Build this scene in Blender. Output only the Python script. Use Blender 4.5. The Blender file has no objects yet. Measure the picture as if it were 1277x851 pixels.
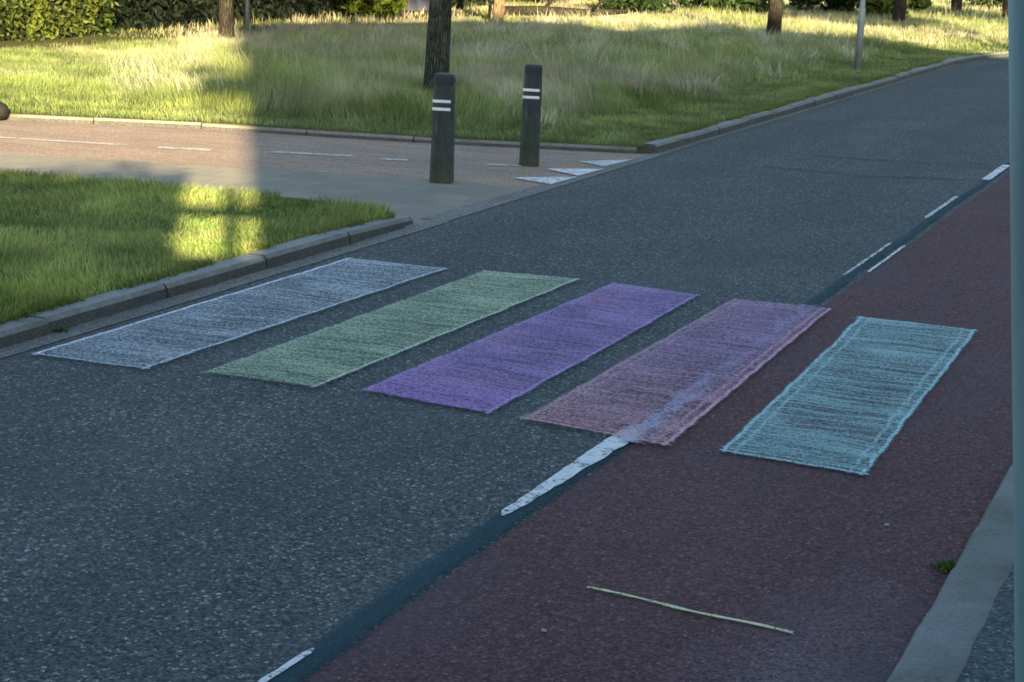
import bpy, bmesh, math, random
import numpy as np
from mathutils import Vector, Matrix
random.seed(7); rng = np.random.default_rng(11)
C = bpy.data.collections.new('place'); bpy.context.scene.collection.children.link(C)
R = math.radians
# ------------------------------------------------------------------ frame of the place
# X across the road (kerb of the far verge at -5.1), Y along the road, camera above the pavement at the origin
CAM_H = 1.9
YAW, PITCH, ROLL, FPX = 0.38260064, 0.21570459, 0.04110391, 2344.79
SUN_AZ = R(30.6); SUN_EL = R(14.0)          # light travels towards (-sin, cos)
SD = Vector((-math.sin(SUN_AZ), math.cos(SUN_AZ), 0)); SS = Vector((math.cos(SUN_AZ), math.sin(SUN_AZ), 0))
def cam_axes():
    cp, sp, c, s = math.cos(PITCH), math.sin(PITCH), math.cos(ROLL), math.sin(ROLL)
    F = Vector((0, cp, -sp)); U = Vector((0, sp, cp)); X = Vector((1, 0, 0))
    X2 = c*X + s*U; U2 = -s*X + c*U
    Z = Matrix.Rotation(YAW, 3, 'Z')
    return Z @ X2, Z @ U2, Z @ F
CX, CU, CF = cam_axes()
def in_view(x, y, pad=0.12):
    """rough test used only to thin out vegetation nobody could see"""
    vx, vy, vz = x, y, -CAM_H
    z = vx*CF.x + vy*CF.y + vz*CF.z
    u = (vx*CX.x + vy*CX.y + vz*CX.z)/np.maximum(z, .01)*FPX/1277
    v = (vx*CU.x + vy*CU.y + vz*CU.z)/np.maximum(z, .01)*FPX/1277
    return (z > .5) & (np.abs(u) < .5+pad) & (v > -.333-pad*.7) & (v < .333+.12)

def vnoise(x, y, s, seed=0):
    """smooth value noise in numpy"""
    g = np.random.default_rng(seed).random((64, 64)); x = x*s+100; y = y*s+100
    i = np.floor(x).astype(int); j = np.floor(y).astype(int); fx = x-i; fy = y-j
    fx = fx*fx*(3-2*fx); fy = fy*fy*(3-2*fy)
    q = lambda a, b: g[a % 64, b % 64]
    return (q(i, j)*(1-fx)+q(i+1, j)*fx)*(1-fy)+(q(i, j+1)*(1-fx)+q(i+1, j+1)*fx)*fy
# ------------------------------------------------------------------ materials
class NT:
    def __init__(s, name):
        s.m = bpy.data.materials.new(name); s.m.use_nodes = True
        s.t = s.m.node_tree; s.t.nodes.clear()
        s.out = s.t.nodes.new('ShaderNodeOutputMaterial')
    def n(s, typ, ins=None, **kw):
        nd = s.t.nodes.new('ShaderNode'+typ)
        for k, v in kw.items(): setattr(nd, k, v)
        for k, v in (ins or {}).items():
            if isinstance(v, bpy.types.NodeSocket): s.t.links.new(v, nd.inputs[k])
            else: nd.inputs[k].default_value = v
        return nd
    def math(s, op, a, b=0.0, c=None, clamp=False):
        i = {0: a, 1: b}
        if c is not None: i[2] = c
        return s.n('Math', i, operation=op, use_clamp=clamp).outputs[0]
    def rng(s, v, a, b, c=0.0, d=1.0, smooth=False):
        return s.n('MapRange', {0: v, 1: a, 2: b, 3: c, 4: d}, interpolation_type='SMOOTHSTEP' if smooth else 'LINEAR').outputs[0]
    def mix(s, f, a, b, mode='MIX'):
        nd = s.n('Mix', None, data_type='RGBA', blend_type=mode)
        for k, v in ((0, f), (6, a), (7, b)):
            if isinstance(v, bpy.types.NodeSocket): s.t.links.new(v, nd.inputs[k])
            else: nd.inputs[k].default_value = (*v, 1) if isinstance(v, tuple) and len(v) == 3 else v
        return nd.outputs[2]
    def noise(s, vec, scale, detail=3, rough=.55, dist=0):
        return s.n('TexNoise', {'Vector': vec, 'Scale': scale, 'Detail': detail, 'Roughness': rough, 'Distortion': dist}).outputs[0]
    def pos(s): return s.n('NewGeometry').outputs['Position']
    def obj(s): return s.n('TexCoord').outputs['Object']
    def scale(s, vec, v): return s.n('Mapping', {'Vector': vec, 'Scale': v}).outputs[0]
    def bump(s, h, strength=.5, dist=.01):
        return s.n('Bump', {'Height': h, 'Strength': strength, 'Distance': dist}).outputs[0]
    def surf(s, sh): s.t.links.new(sh, s.out.inputs[0]); return s.m
    def bsdf(s, col, rough=.85, normal=None, spec=.3, metal=0.0):
        i = {'Roughness': rough, 'Specular IOR Level': spec, 'Metallic': metal}
        i['Base Color'] = col if isinstance(col, bpy.types.NodeSocket) else (*col, 1)
        if normal is not None: i['Normal'] = normal
        return s.n('BsdfPrincipled', i).outputs[0]

def ramp_speckle(t, p, sc):
    """random grey value per aggregate stone"""
    v = t.n('TexVoronoi', {'Vector': p, 'Scale': sc, 'Randomness': 1.0})
    sep = t.n('SeparateColor', {0: v.outputs['Color']})
    return sep.outputs[0], sep.outputs[1], v.outputs['Distance']

def asphalt(name, dark, light, bright, frac=.12, big=.35, stone=95, patch=None):
    t = NT(name); p = t.pos()
    r, g, d = ramp_speckle(t, p, stone)
    r2, g2, d2 = ramp_speckle(t, p, stone*2.3)
    c = t.mix(t.rng(t.math('MULTIPLY', r, t.math('ADD', r2, .35)), .05, .95), dark, light)
    c = t.mix(t.math('MULTIPLY', t.math('GREATER_THAN', g, 1-frac), t.rng(g2, .1, 1)), c, bright)
    n = t.noise(p, 1.1, 5, .6); n2 = t.noise(t.scale(p, (1.6, .35, 1)), .9, 4, .6)
    c = t.mix(1.0, c, t.n('CombineColor', {0: t.rng(n, .25, .75, 1-big, 1+big), 1: t.rng(n, .25, .75, 1-big*.93, 1+big*.93), 2: t.rng(n, .25, .75, 1-big*.85, 1+big*.85)}).outputs[0], 'MULTIPLY')
    gr = t.math('ADD', t.math('MULTIPLY', t.noise(p, 85, 2, .7), .6), t.math('MULTIPLY', t.noise(p, 38, 2, .6), .4))
    c = t.mix(1.0, c, t.n('CombineColor', {0: t.rng(gr, .34, .66, .42, 1.62), 1: t.rng(gr, .34, .66, .42, 1.62), 2: t.rng(gr, .34, .66, .45, 1.6)}).outputs[0], 'MULTIPLY')
    c = t.mix(t.rng(n2, .5, .8, 0, .14), c, tuple(.5*(a+b) for a, b in zip(light, bright)))
    if name == 'road_asphalt':
        X = t.n('SeparateXYZ', {0: p}).outputs[0]
        tr = t.math('SINE', t.math('ADD', t.math('MULTIPLY', t.math('ADD', X, t.math('MULTIPLY', t.noise(p, .5, 2), .35)), 4.3), 1.2))
        c = t.mix(t.rng(tr, .2, 1, 0, .22), c, (.025, .032, .034))
        dirt = t.math('MULTIPLY', t.rng(t.math('ADD', X, t.math('MULTIPLY', t.noise(p, 3.5, 4), .35)), -4.93, -4.60, .55, 0), t.rng(t.noise(p, 30, 3), .3, .7, .4, 1))
        c = t.mix(dirt, c, (.10, .095, .075))
        st = t.rng(t.noise(t.scale(p, (1, .6, 1)), .55, 3, .6), .60, .70, 0, .28)
        c = t.mix(st, c, (.022, .028, .030))
    if patch: c = patch(t, p, c, g)
    h = t.math('ADD', t.math('MULTIPLY', d, -.6), t.math('MULTIPLY', t.noise(p, 60, 3), .6))
    return t.surf(t.bsdf(c, .82, t.bump(h, .55, .006), .25))

def lane_patch(t, p, c, g):
    # worn grey patch where the red surfacing has rubbed off towards the camera
    sx = t.n('SeparateXYZ', {0: p})
    d = t.math('SQRT', t.math('ADD', t.math('POWER', t.math('MULTIPLY', t.math('ADD', sx.outputs[0], .98), 2.3), 2.0), t.math('POWER', t.math('MULTIPLY', t.math('SUBTRACT', sx.outputs[1], 4.55), .85), 2.0)))
    f = t.rng(t.math('ADD', d, t.math('MULTIPLY', t.noise(p, 4, 4), .9)), .45, 1.3, .9, 0)
    r, g2, dd = ramp_speckle(t, p, 150)
    c = t.mix(t.math('MULTIPLY', f, t.rng(r, .35, .85, .08, 1)), c, (.135, .125, .15))
    f2 = t.rng(t.noise(t.scale(p, (.9, .35, 1)), 2.2, 4), .5, .72, 0, .5)
    return t.mix(f2, c, (.048, .046, .066))

def ground_mat():
    t = NT('soil_and_turf'); p = t.pos()
    n = t.noise(p, .7, 5, .6); n2 = t.noise(p, 9, 4, .65)
    c = t.mix(t.rng(n, .35, .65), (.045, .062, .018), (.14, .115, .05))
    c = t.mix(t.rng(n2, .3, .75), c, (.075, .075, .03))
    c = t.mix(t.rng(t.noise(p, 45, 2), .4, .7, 0, .6), c, (.03, .03, .015))
    return t.surf(t.bsdf(c, .95, t.bump(n2, .8, .05), .1))

def vcol(name, rough=.6, trans=.35, varia=.25):
    t = NT(name)
    a = t.n('Attribute', None, attribute_name='col').outputs['Color']
    df = t.bsdf(a, rough, None, .25)
    tr = t.n('BsdfTranslucent', {'Color': t.mix(1.0, a, (1.15, 1.15, .6), 'MULTIPLY')}).outputs[0]
    return t.surf(t.n('MixShader', {0: trans, 1: df, 2: tr}).outputs[0])

def simple(name, col, rough=.7, var=.25, sc=8, bump=.3, dist=.004, col2=None, spec=.3, metal=0.0, stretch=(1, 1, 1)):
    t = NT(name); p = t.scale(t.obj(), stretch)
    n = t.noise(p, sc, 5, .6)
    c2 = col2 or tuple(x*(1-var*1.6) for x in col)
    c = t.mix(t.rng(n, .32, .68), c2, col)
    return t.surf(t.bsdf(c, rough, t.bump(t.noise(p, sc*5, 4), bump, dist), spec, metal))

M = {}
M['asphalt'] = asphalt('road_asphalt', (.012, .020, .021), (.090, .110, .110), (.34, .37, .36), .075, .18)
M['red'] = asphalt('cycle_lane_red_asphalt', (.028, .013, .015), (.125, .048, .050), (.20, .15, .16), .06, .16, 110, lane_patch)
M['band'] = simple('sealed_joint', (.027, .052, .072), .6, .25, 14, .2, .002, spec=.35)
M['pave'] = asphalt('pavement_asphalt', (.018, .030, .036), (.07, .10, .11), (.22, .25, .26), .08, .3)
M['ground'] = ground_mat()
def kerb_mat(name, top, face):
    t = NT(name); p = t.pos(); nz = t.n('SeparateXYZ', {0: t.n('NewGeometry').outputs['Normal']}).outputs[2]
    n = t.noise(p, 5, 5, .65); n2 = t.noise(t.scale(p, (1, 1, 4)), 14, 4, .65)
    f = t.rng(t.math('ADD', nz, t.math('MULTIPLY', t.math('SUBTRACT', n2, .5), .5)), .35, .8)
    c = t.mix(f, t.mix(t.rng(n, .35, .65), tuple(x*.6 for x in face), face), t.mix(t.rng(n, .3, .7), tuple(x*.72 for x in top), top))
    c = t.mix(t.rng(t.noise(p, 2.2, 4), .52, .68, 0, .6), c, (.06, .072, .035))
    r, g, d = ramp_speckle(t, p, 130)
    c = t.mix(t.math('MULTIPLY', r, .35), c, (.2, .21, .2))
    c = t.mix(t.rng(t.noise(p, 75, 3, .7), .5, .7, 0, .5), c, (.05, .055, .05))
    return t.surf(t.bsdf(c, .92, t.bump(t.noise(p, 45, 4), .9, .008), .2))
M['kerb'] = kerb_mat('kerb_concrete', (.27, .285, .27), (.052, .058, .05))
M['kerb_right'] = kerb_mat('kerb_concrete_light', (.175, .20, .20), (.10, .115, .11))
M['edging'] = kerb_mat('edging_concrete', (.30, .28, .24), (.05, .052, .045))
M['gutter'] = asphalt('gutter_concrete', (.08, .085, .075), (.22, .22, .20), (.25, .25, .23), .06, .25, 120)
def path_patch(t, p, c, g):
    n = t.noise(t.scale(p, (.5, 3.2, 1)), 2.2, 4)
    c = t.mix(t.rng(n, .42, .75, 0, .7), c, (.30, .25, .19))
    return t.mix(t.rng(t.noise(t.scale(p, (.4, 2.6, 1)), 3.7, 3), .5, .8, 0, .5), c, (.12, .092, .08))
M['path'] = asphalt('path_red_asphalt', (.18, .135, .105), (.34, .245, .18), (.46, .36, .28), .08, .25, 80, path_patch)
def tiles():
    t = NT('paving_tiles'); p = t.pos()
    b = t.n('TexBrick', {'Vector': p, 'Color1': (.27, .25, .195, 1), 'Color2': (.19, .18, .15, 1), 'Mortar': (.10, .11, .07, 1), 'Scale': 3.3, 'Mortar Size': .012, 'Bias': 0.0, 'Brick Width': 1.0, 'Row Height': 1.0})
    c = t.mix(t.rng(t.noise(p, 2.3, 5, .65), .35, .7, 0, .75), b.outputs[0], (.15, .155, .12))
    r, g, d = ramp_speckle(t, p, 70)
    c = t.mix(t.math('MULTIPLY', r, .35), c, (.24, .23, .2))
    return t.surf(t.bsdf(c, .9, t.bump(b.outputs[1], .4, -.004), .2))
M['tiles'] = tiles()
def worn_paint(name, col, lo=.38, hi=.52, alpha=.95, sc=38):
    t = NT(name); p = t.pos()
    f = t.math('ADD', t.math('MULTIPLY', t.noise(p, sc, 4, .7), .6), t.math('MULTIPLY', t.noise(p, sc*.16, 3), .4))
    m = t.rng(f, lo, hi, 0, alpha)
    sh = t.bsdf(t.mix(t.noise(p, 25, 3), tuple(x*.75 for x in col), col), .7)
    return t.surf(t.n('MixShader', {0: m, 1: t.n('BsdfTransparent').outputs[0], 2: sh}).outputs[0])
M['paint'] = worn_paint('white_road_paint', (.72, .75, .75), .37, .50, .95, 55)
M['paint_worn'] = worn_paint('worn_white_road_paint', (.62, .65, .67), .34, .52, .9)
M['paint_path'] = worn_paint('path_line_paint', (.62, .60, .56), .36, .54, .85, 22)
M['yellow'] = worn_paint('pale_yellow_chalk', (.68, .70, .38), .36, .48, .95, 90)
M['crack'] = worn_paint('road_crack_dark', (.03, .036, .038), .38, .6, .6, 12)
M['smear'] = worn_paint('pale_chalk_dust', (.5, .52, .6), .47, .8, .35, 60)
M['grass'] = vcol('grass_blades', .55, .4)
M['leaf'] = vcol('leaves', .5, .38)
def bark_mat(name, a, b, lich):
    t = NT(name); p = t.obj()
    q = t.n('VectorMath', {0: t.scale(p, (1, 1, .16)), 1: (0, 0, 0)}, operation='ADD').outputs[0]
    v = t.n('TexVoronoi', {'Vector': q, 'Scale': 34.0}, feature='DISTANCE_TO_EDGE').outputs['Distance']
    n = t.noise(q, 20, 5, .7)
    h = t.math('ADD', t.rng(v, 0, .35), t.math('MULTIPLY', n, .8))
    c = t.mix(t.rng(h, .3, 1.2), a, b)
    c = t.mix(t.rng(t.noise(p, 4.5, 5, .7), .5, .62, 0, .6), c, lich)
    return t.surf(t.bsdf(c, .95, t.bump(h, 1.0, .03), .1))
M['bark_lichen'] = bark_mat('bark_lichen', (.012, .015, .011), (.075, .08, .062), (.12, .135, .10))
M['bark'] = bark_mat('bark', (.012, .011, .010), (.062, .054, .044), (.06, .062, .042))
M['bark_lit'] = bark_mat('bark_lit_tint', (.10, .07, .045), (.32, .23, .15), (.25, .2, .12))  # lit copy of the bark, sunlight put into its colour
M['core'] = simple('hedge_light_block', (.012, .018, .008), 1, .3, 4)
M['steel'] = simple('galvanised_steel', (.25, .28, .29), .5, .15, 6, .1, .002, metal=.3)
M['greypole'] = simple('grey_green_pole_paint', (.10, .19, .215), .6, .3, 5, .3, .002, stretch=(1, 1, .3))
def boll_mat():
    t = NT('bollard_dark_plastic'); p = t.obj(); z = t.n('SeparateXYZ', {0: p}).outputs[2]
    g = t.math('ADD', t.math('MULTIPLY', t.noise(t.scale(p, (1, 1, .18)), 26, 5, .7), .6), t.math('MULTIPLY', t.noise(p, 8, 4, .7), .4))
    c = t.mix(t.rng(g, .38, .64), (.007, .012, .014), (.038, .048, .047))
    c = t.mix(t.rng(t.noise(t.scale(p, (6, 6, .5)), 12, 4), .62, .72, 0, .5), c, (.14, .15, .14))
    c = t.mix(t.math('MULTIPLY', t.rng(z, .45, .0), t.rng(t.noise(p, 9, 3), .3, .7, .2, .8)), c, (.045, .062, .028))
    return t.surf(t.bsdf(c, .6, t.bump(g, .4, .004), .35))
M['bollard'] = boll_mat()
M['bollard_cap'] = simple('bollard_cap', (.02, .028, .034), .5, .3, 20)
M['reflector'] = simple('white_reflective_band', (.74, .76, .76), .4, .12, 30)
M['stone'] = simple('dark_stone', (.012, .011, .010), .8, .3, 12, .5, .01)
M['brick'] = None
def brick():
    t = NT('house_brick'); p = t.obj()
    v = t.n('CombineXYZ', {0: t.math('ADD', t.n('SeparateXYZ', {0: p}).outputs[0], t.n('SeparateXYZ', {0: p}).outputs[1]), 1: t.n('SeparateXYZ', {0: p}).outputs[2]}).outputs[0]
    b = t.n('TexBrick', {'Vector': v, 'Color1': (.26, .12, .08, 1), 'Color2': (.19, .09, .06, 1), 'Mortar': (.3, .28, .25, 1), 'Scale': 1.0, 'Mortar Size': .01, 'Brick Width': .21, 'Row Height': .0625})
    return t.surf(t.bsdf(b.outputs[0], .9))
M['brick'] = brick()
M['roof'] = simple('roof_tiles', (.14, .07, .05), .8, .3, 6)
M['frame'] = simple('painted_frame', (.7, .7, .67), .5, .05, 5)
M['glass'] = simple('window_glass', (.03, .04, .05), .1, .1, 2, 0, spec=.8)
M['wood'] = simple('weathered_wood', (.2, .16, .115), .85, .35, 8, .6, .005, stretch=(1, 1, .15))
M['fence'] = simple('blue_grey_boards', (.045, .05, .085), .8, .25, 6, .4, .004, stretch=(1, 1, .2))
M['concrete'] = simple('concrete_pale', (.33, .33, .33), .9, .15, 4)

# ------------------------------------------------------------------ object helpers
def link(o, parent=None):
    C.objects.link(o)
    if parent is not None: o.parent = parent
    return o
def mesh_np(name, V, T, mat, col=None, parent=None, smooth=False):
    """fast triangle mesh; V (n,3), T (m,3), col (n,3) per vertex"""
    V = np.asarray(V, np.float32); T = np.asarray(T, np.int32)
    me = bpy.data.meshes.new(name)
    me.vertices.add(len(V)); me.vertices.foreach_set('co', V.ravel())
    me.loops.add(T.size); me.loops.foreach_set('vertex_index', T.ravel())
    me.polygons.add(len(T)); me.polygons.foreach_set('loop_start', np.arange(0, T.size, 3, dtype=np.int32))
    me.polygons.foreach_set('loop_total', np.full(len(T), 3, np.int32))
    if smooth: me.polygons.foreach_set('use_smooth', np.ones(len(T), bool))
    if col is not None:
        a = me.color_attributes.new('col', 'FLOAT_COLOR', 'POINT')
        a.data.foreach_set('color', np.hstack([col, np.ones((len(col), 1))]).astype(np.float32).ravel())
    me.update(calc_edges=True); me.materials.append(mat)
    return link(bpy.data.objects.new(name, me), parent)
def bmobj(name, bm, mat, parent=None, smooth=False):
    bmesh.ops.recalc_face_normals(bm, faces=bm.faces[:])
    me = bpy.data.meshes.new(name); bm.to_mesh(me); bm.free(); me.materials.append(mat)
    if smooth:
        for p in me.polygons: p.use_smooth = True
    return link(bpy.data.objects.new(name, me), parent)
def box(bm, x0, x1, y0, y1, z0, z1, bev=0):
    vs = [bm.verts.new((x, y, z)) for z in (z0, z1) for x, y in ((x0, y0), (x1, y0), (x1, y1), (x0, y1))]
    fs = [bm.faces.new([vs[i] for i in q]) for q in ((3, 2, 1, 0), (4, 5, 6, 7), (0, 1, 5, 4), (1, 2, 6, 5), (2, 3, 7, 6), (3, 0, 4, 7))]
    if bev:
        es = list({e for f in fs for e in f.edges})
        bmesh.ops.bevel(bm, geom=es, offset=bev, segments=2, affect='EDGES')
def tube(bm, pts, rad, seg=14, jitter=0, cap=True):
    rings = []
    pts = [Vector(p) for p in pts]
    for i, p in enumerate(pts):
        d = (pts[min(i+1, len(pts)-1)] - pts[max(i-1, 0)]).normalized()
        a = d.orthogonal().normalized() if abs(d.z) < .9 else d.cross(Vector((0, 1, 0))).normalized()
        b = d.cross(a)
        rings.append([bm.verts.new(p + (a*math.cos(k*2*math.pi/seg) + b*math.sin(k*2*math.pi/seg))*rad[i]*(1+random.uniform(-jitter, jitter))) for k in range(seg)])
    for r0, r1 in zip(rings, rings[1:]):
        for k in range(seg): bm.faces.new((r0[k], r0[(k+1) % seg], r1[(k+1) % seg], r1[k]))
    if cap:
        bm.faces.new(rings[0][::-1]); bm.faces.new(rings[-1])
def tag(o, label=None, cat=None, group=None, kind=None):
    if label: o['label'] = label
    if cat: o['category'] = cat
    if group: o['group'] = group
    if kind: o['kind'] = kind
    return o
def empty(name, loc, rz=0):
    o = bpy.data.objects.new(name, None); o.location = loc; o.rotation_euler = (0, 0, rz); o.empty_display_size = .2
    return link(o)
def copy_tree(root):
    r = root.copy(); C.objects.link(r)
    for ch in root.children:
        c = ch.copy(); C.objects.link(c); c.parent = r
    return r
def sheet(name, pts, z, mat, kind=None, skirt=0):
    bm = bmesh.new()
    vs = [bm.verts.new((x, y, z if not callable(z) else z(x, y))) for x, y in pts]
    f = bm.faces.new(vs)
    bmesh.ops.triangulate(bm, faces=[f])
    bmesh.ops.recalc_face_normals(bm, faces=bm.faces[:])
    for f in bm.faces:
        if f.normal.z < 0: f.normal_flip()
    if skirt:
        lo = [bm.verts.new((v.co.x, v.co.y, z-skirt)) for v in vs]
        for i in range(len(vs)):
            j = (i+1) % len(vs); bm.faces.new((vs[i], lo[i], lo[j], vs[j]))
    me = bpy.data.meshes.new(name); bm.to_mesh(me); bm.free(); me.materials.append(mat)
    o = link(bpy.data.objects.new(name, me))
    if kind: o['kind'] = kind
    return o

# ------------------------------------------------------------------ ground, road, paths
VZ = .075                                   # verge level above the road
def arc(cx, cy, r, a0, a1, n): return [(cx+r*math.cos(R(a0+(a1-a0)*i/n)), cy+r*math.sin(R(a0+(a1-a0)*i/n))) for i in range(n+1)]
# road bends to the right beyond Y = 33 m
RC, RR = (8.9, 32.0), 14.0                # centre and outer radius of the bend
bend_o = arc(RC[0], RC[1], RR, 180, 60, 30)
bend_i = arc(RC[0], RC[1], RR-4.32, 60, 180, 24)
sheet('ground', [(-400, -200), (400, -200), (400, 500), (-400, 500)], -.012, M['ground'], 'structure')
sheet('road', [(-5.1, -40)]+bend_o+bend_i[:-1]+[(-.76, 32), (-.76, -40)], 0, M['asphalt'], 'structure')
bi = arc(RC[0], RC[1], RR-2.92, 180, 60, 24)
sheet('cycle_lane', [(-.76, -40), (-2.14, -40), (-2.14, 32)]+bi[1:]+bend_i, .004, M['red'], 'structure')
# dark sealed seam between road and cycle lane, feathered into the surface on both sides
def seam_mat():
    t = NT('sealed_joint'); p = t.pos()
    a = t.n('Attribute', None, attribute_name='col').outputs['Color']
    al = t.n('SeparateColor', {0: a}).outputs[0]
    al = t.rng(t.math('ADD', al, t.math('ADD', t.math('MULTIPLY', t.math('SUBTRACT', t.noise(p, 50, 4, .75), .5), 1.1), t.math('MULTIPLY', t.math('SUBTRACT', t.noise(t.scale(p, (2, .6, 1)), 2.5, 3), .5), .9))), .2, .95, 0, .74, True)
    c = t.mix(t.noise(t.scale(p, (1, .3, 1)), 6, 4), (.016, .050, .066), (.028, .076, .092))
    sh = t.bsdf(c, .8, t.bump(t.noise(p, 70, 3), .25, .003), .08)
    return t.surf(t.n('MixShader', {0: al, 1: t.n('BsdfTransparent').outputs[0], 2: sh}).outputs[0])
M['band'] = seam_mat()
def seam():
    n = 300; ys = np.linspace(-2, 31, n); V, col = [], []
    us = (0, .04, .09, .155); al = (0, 1, 1, 0)
    for y in ys:
        wob = .006*math.sin(y*2.1)+.004*math.sin(y*6.1+1)
        k = (1.0 if y < 6.8 else (.7 if y > 9.6 else .2))*(1-.25*min(1, max(0, (y-9)/10)))
        for u, a in zip(us, al):
            V.append((-2.265+wob+u*k, y, .008)); col.append((a, a, a))
    T = []
    for i in range(n-1):
        for q in range(3):
            j = i*4+q; T += [(j, j+1, j+5), (j, j+5, j+4)]
    o = mesh_np('sealed_seam', V, T, M['band'], np.array(col)); o['kind'] = 'structure'
seam()
# kerb of the far verge: stones one metre long with open joints, dropping at the path mouth
def kerb_run(name, pts, h0, w, mat, stone=1.0, side=-1, hfun=None):
    """pts: foot line of the kerb, stones laid along it; side: which way the kerb body lies"""
    bm = bmesh.new(); acc = 0
    P = [Vector((x, y)) for x, y in pts]
    # resample
    seg = []; L = 0
    for a, b in zip(P, P[1:]): seg.append((L, a, b)); L += (b-a).length
    def at(s):
        for l0, a, b in reversed(seg):
            if s >= l0-1e-6:
                d = (b-a).normalized(); return a+d*(s-l0), d
        return P[0], (P[1]-P[0]).normalized()
    s = 0
    while s < L-.05:
        e = min(s+stone, L)
        a, d = at(s+.006); b, d2 = at(e-.006)
        n1 = Vector((-d.y, d.x))*side*-1; n2 = Vector((-d2.y, d2.x))*side*-1
        dz = random.uniform(-.007, .007); off = random.uniform(-.008, .008)
        prof = [(0, -.05), (.0, -.02), (.008, 1), (.026, 1.0), (w, 1.0), (w, -.05)]
        ra, rb = [], []
        for (u, v) in prof:
            ha = (hfun(s) if hfun else h0)+dz; hb = (hfun(e) if hfun else h0)+dz
            za = v if v < 0 else ha-(.022 if u == .008 else 0)
            zb = v if v < 0 else hb-(.022 if u == .008 else 0)
            ra.append(bm.verts.new((a.x+n1.x*(u+off), a.y+n1.y*(u+off), za)))
            rb.append(bm.verts.new((b.x+n2.x*(u+off), b.y+n2.y*(u+off), zb)))
        k = len(prof)
        for i in range(k): bm.faces.new((ra[i], ra[(i+1) % k], rb[(i+1) % k], rb[i]))
        bm.faces.new(ra); bm.faces.new(rb[::-1])
        s = e
    o = bmobj(name, bm, mat); o['kind'] = 'structure'; return o
corner = [(-5.1, -6+i*.25) for i in range(0, 68)] + arc(-5.48, 10.80, .38, 5, 84, 8)+[(-5.65, 11.17)]
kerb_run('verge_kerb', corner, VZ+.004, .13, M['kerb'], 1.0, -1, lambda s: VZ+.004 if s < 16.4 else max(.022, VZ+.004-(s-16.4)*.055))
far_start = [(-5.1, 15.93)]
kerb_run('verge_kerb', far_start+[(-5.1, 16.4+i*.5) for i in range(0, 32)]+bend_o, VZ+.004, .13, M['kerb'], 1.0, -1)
# gutter strips at the foot of the kerb and the flush strip across the path mouth
sheet('gutter', [(-5.11, -10), (-4.98, -10), (-4.98, 11.2), (-5.11, 11.2)], .004, M['gutter'], 'structure')
sheet('gutter', [(-5.2, 11.2), (-5.0, 11.2), (-5.02, 16.3), (-5.13, 16.3)], .004, M['gutter'], 'structure')
sheet('gutter', [(-5.11, 16.3), (-5.03, 16.3), (-5.04, 31.8), (-5.11, 31.8)], .004, M['gutter'], 'structure')
# side path: red cycle path, paved footway on its near side, pale corner where the bollards stand
pf = [(-5.1, 15.93), (-5.24, 15.80), (-6.22, 15.50), (-7.0, 15.25), (-7.9, 15.05), (-8.85, 14.92), (-10.9, 14.22), (-16, 12.6), (-34, 7.2)]
pm = [(-34, 4.9), (-16, 10.2), (-10.9, 11.85), (-8.8, 12.35), (-7.2, 12.75), (-6.0, 13.05), (-5.1, 13.1)]
pn = [(-5.1, 10.8), (-5.3, 10.95), (-5.62, 11.1), (-6.1, 11.2), (-6.9, 11.08), (-7.8, 11.02), (-8.5, 10.9), (-10.9, 10.6), (-16, 9.2), (-34, 4.1)]
sheet('side_path', pf+pm, .0, M['path'], 'structure')
sheet('footway', pm[1:]+pn, .0, M['tiles'], 'structure')
kerb_run('path_edging', [(x, y) for x, y in pf][1:-1], .055, .05, M['edging'], 1.0, 1)
# verges: two raised sheets so that the turf meets the kerb tops
sheet('verge', [(-5.22, -10), (-5.22, 10.85), (-5.28, 10.98), (-5.4, 11.03), (-5.6, 11.06)]+pn[3:]+[(-34, -10)], VZ-.02, M['ground'], 'structure', .2)
sheet('meadow', [(-5.2, 15.96), (-5.3, 15.85)]+[(x, y+.05) for x, y in pf[2:]]+[(-120, -20), (-120, 220), (60, 220), (60, 47)]
      + [(RC[0]+(RR+.12)*math.cos(R(a)), RC[1]+(RR+.12)*math.sin(R(a))) for a in range(60, 181, 5)], VZ-.02, M['ground'], 'structure', .2)
# near side: flush kerb and pavement
def pavement_kerb():
    ys = np.arange(-8, 36, .045); n = len(ys); V = []
    a = (vnoise(ys*0, ys, 9, 61)-.5)*.004+(vnoise(ys*0, ys, 23, 65)-.5)*.008; b = (vnoise(ys*0, ys, 7, 63)-.5)*.012
    hh = .055+(vnoise(ys*0, ys, 3, 64)-.5)*.01
    for y, p, q, h in zip(ys, a, b, hh):
        V += [(-.80, y, -.03), (-.772+p, y, h-.018), (-.742+p*.6, y, h), (-.615+q, y, h), (-.600+q, y, h-.012), (-.598, y, -.03)]
    T = []
    for i in range(n-1):
        for k in range(5):
            j = i*6+k; T += [(j, j+1, j+7), (j, j+7, j+6)]
    o = mesh_np('pavement_kerb', V, [t_[::-1] for t_ in T], M['kerb_right'], smooth=True); o['kind'] = 'structure'
pavement_kerb()
sheet('pavement', [(-.61, -12), (4.0, -12), (4.0, 36), (-.61, 36)], .05, M['pave'], 'structure', .2)

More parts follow.
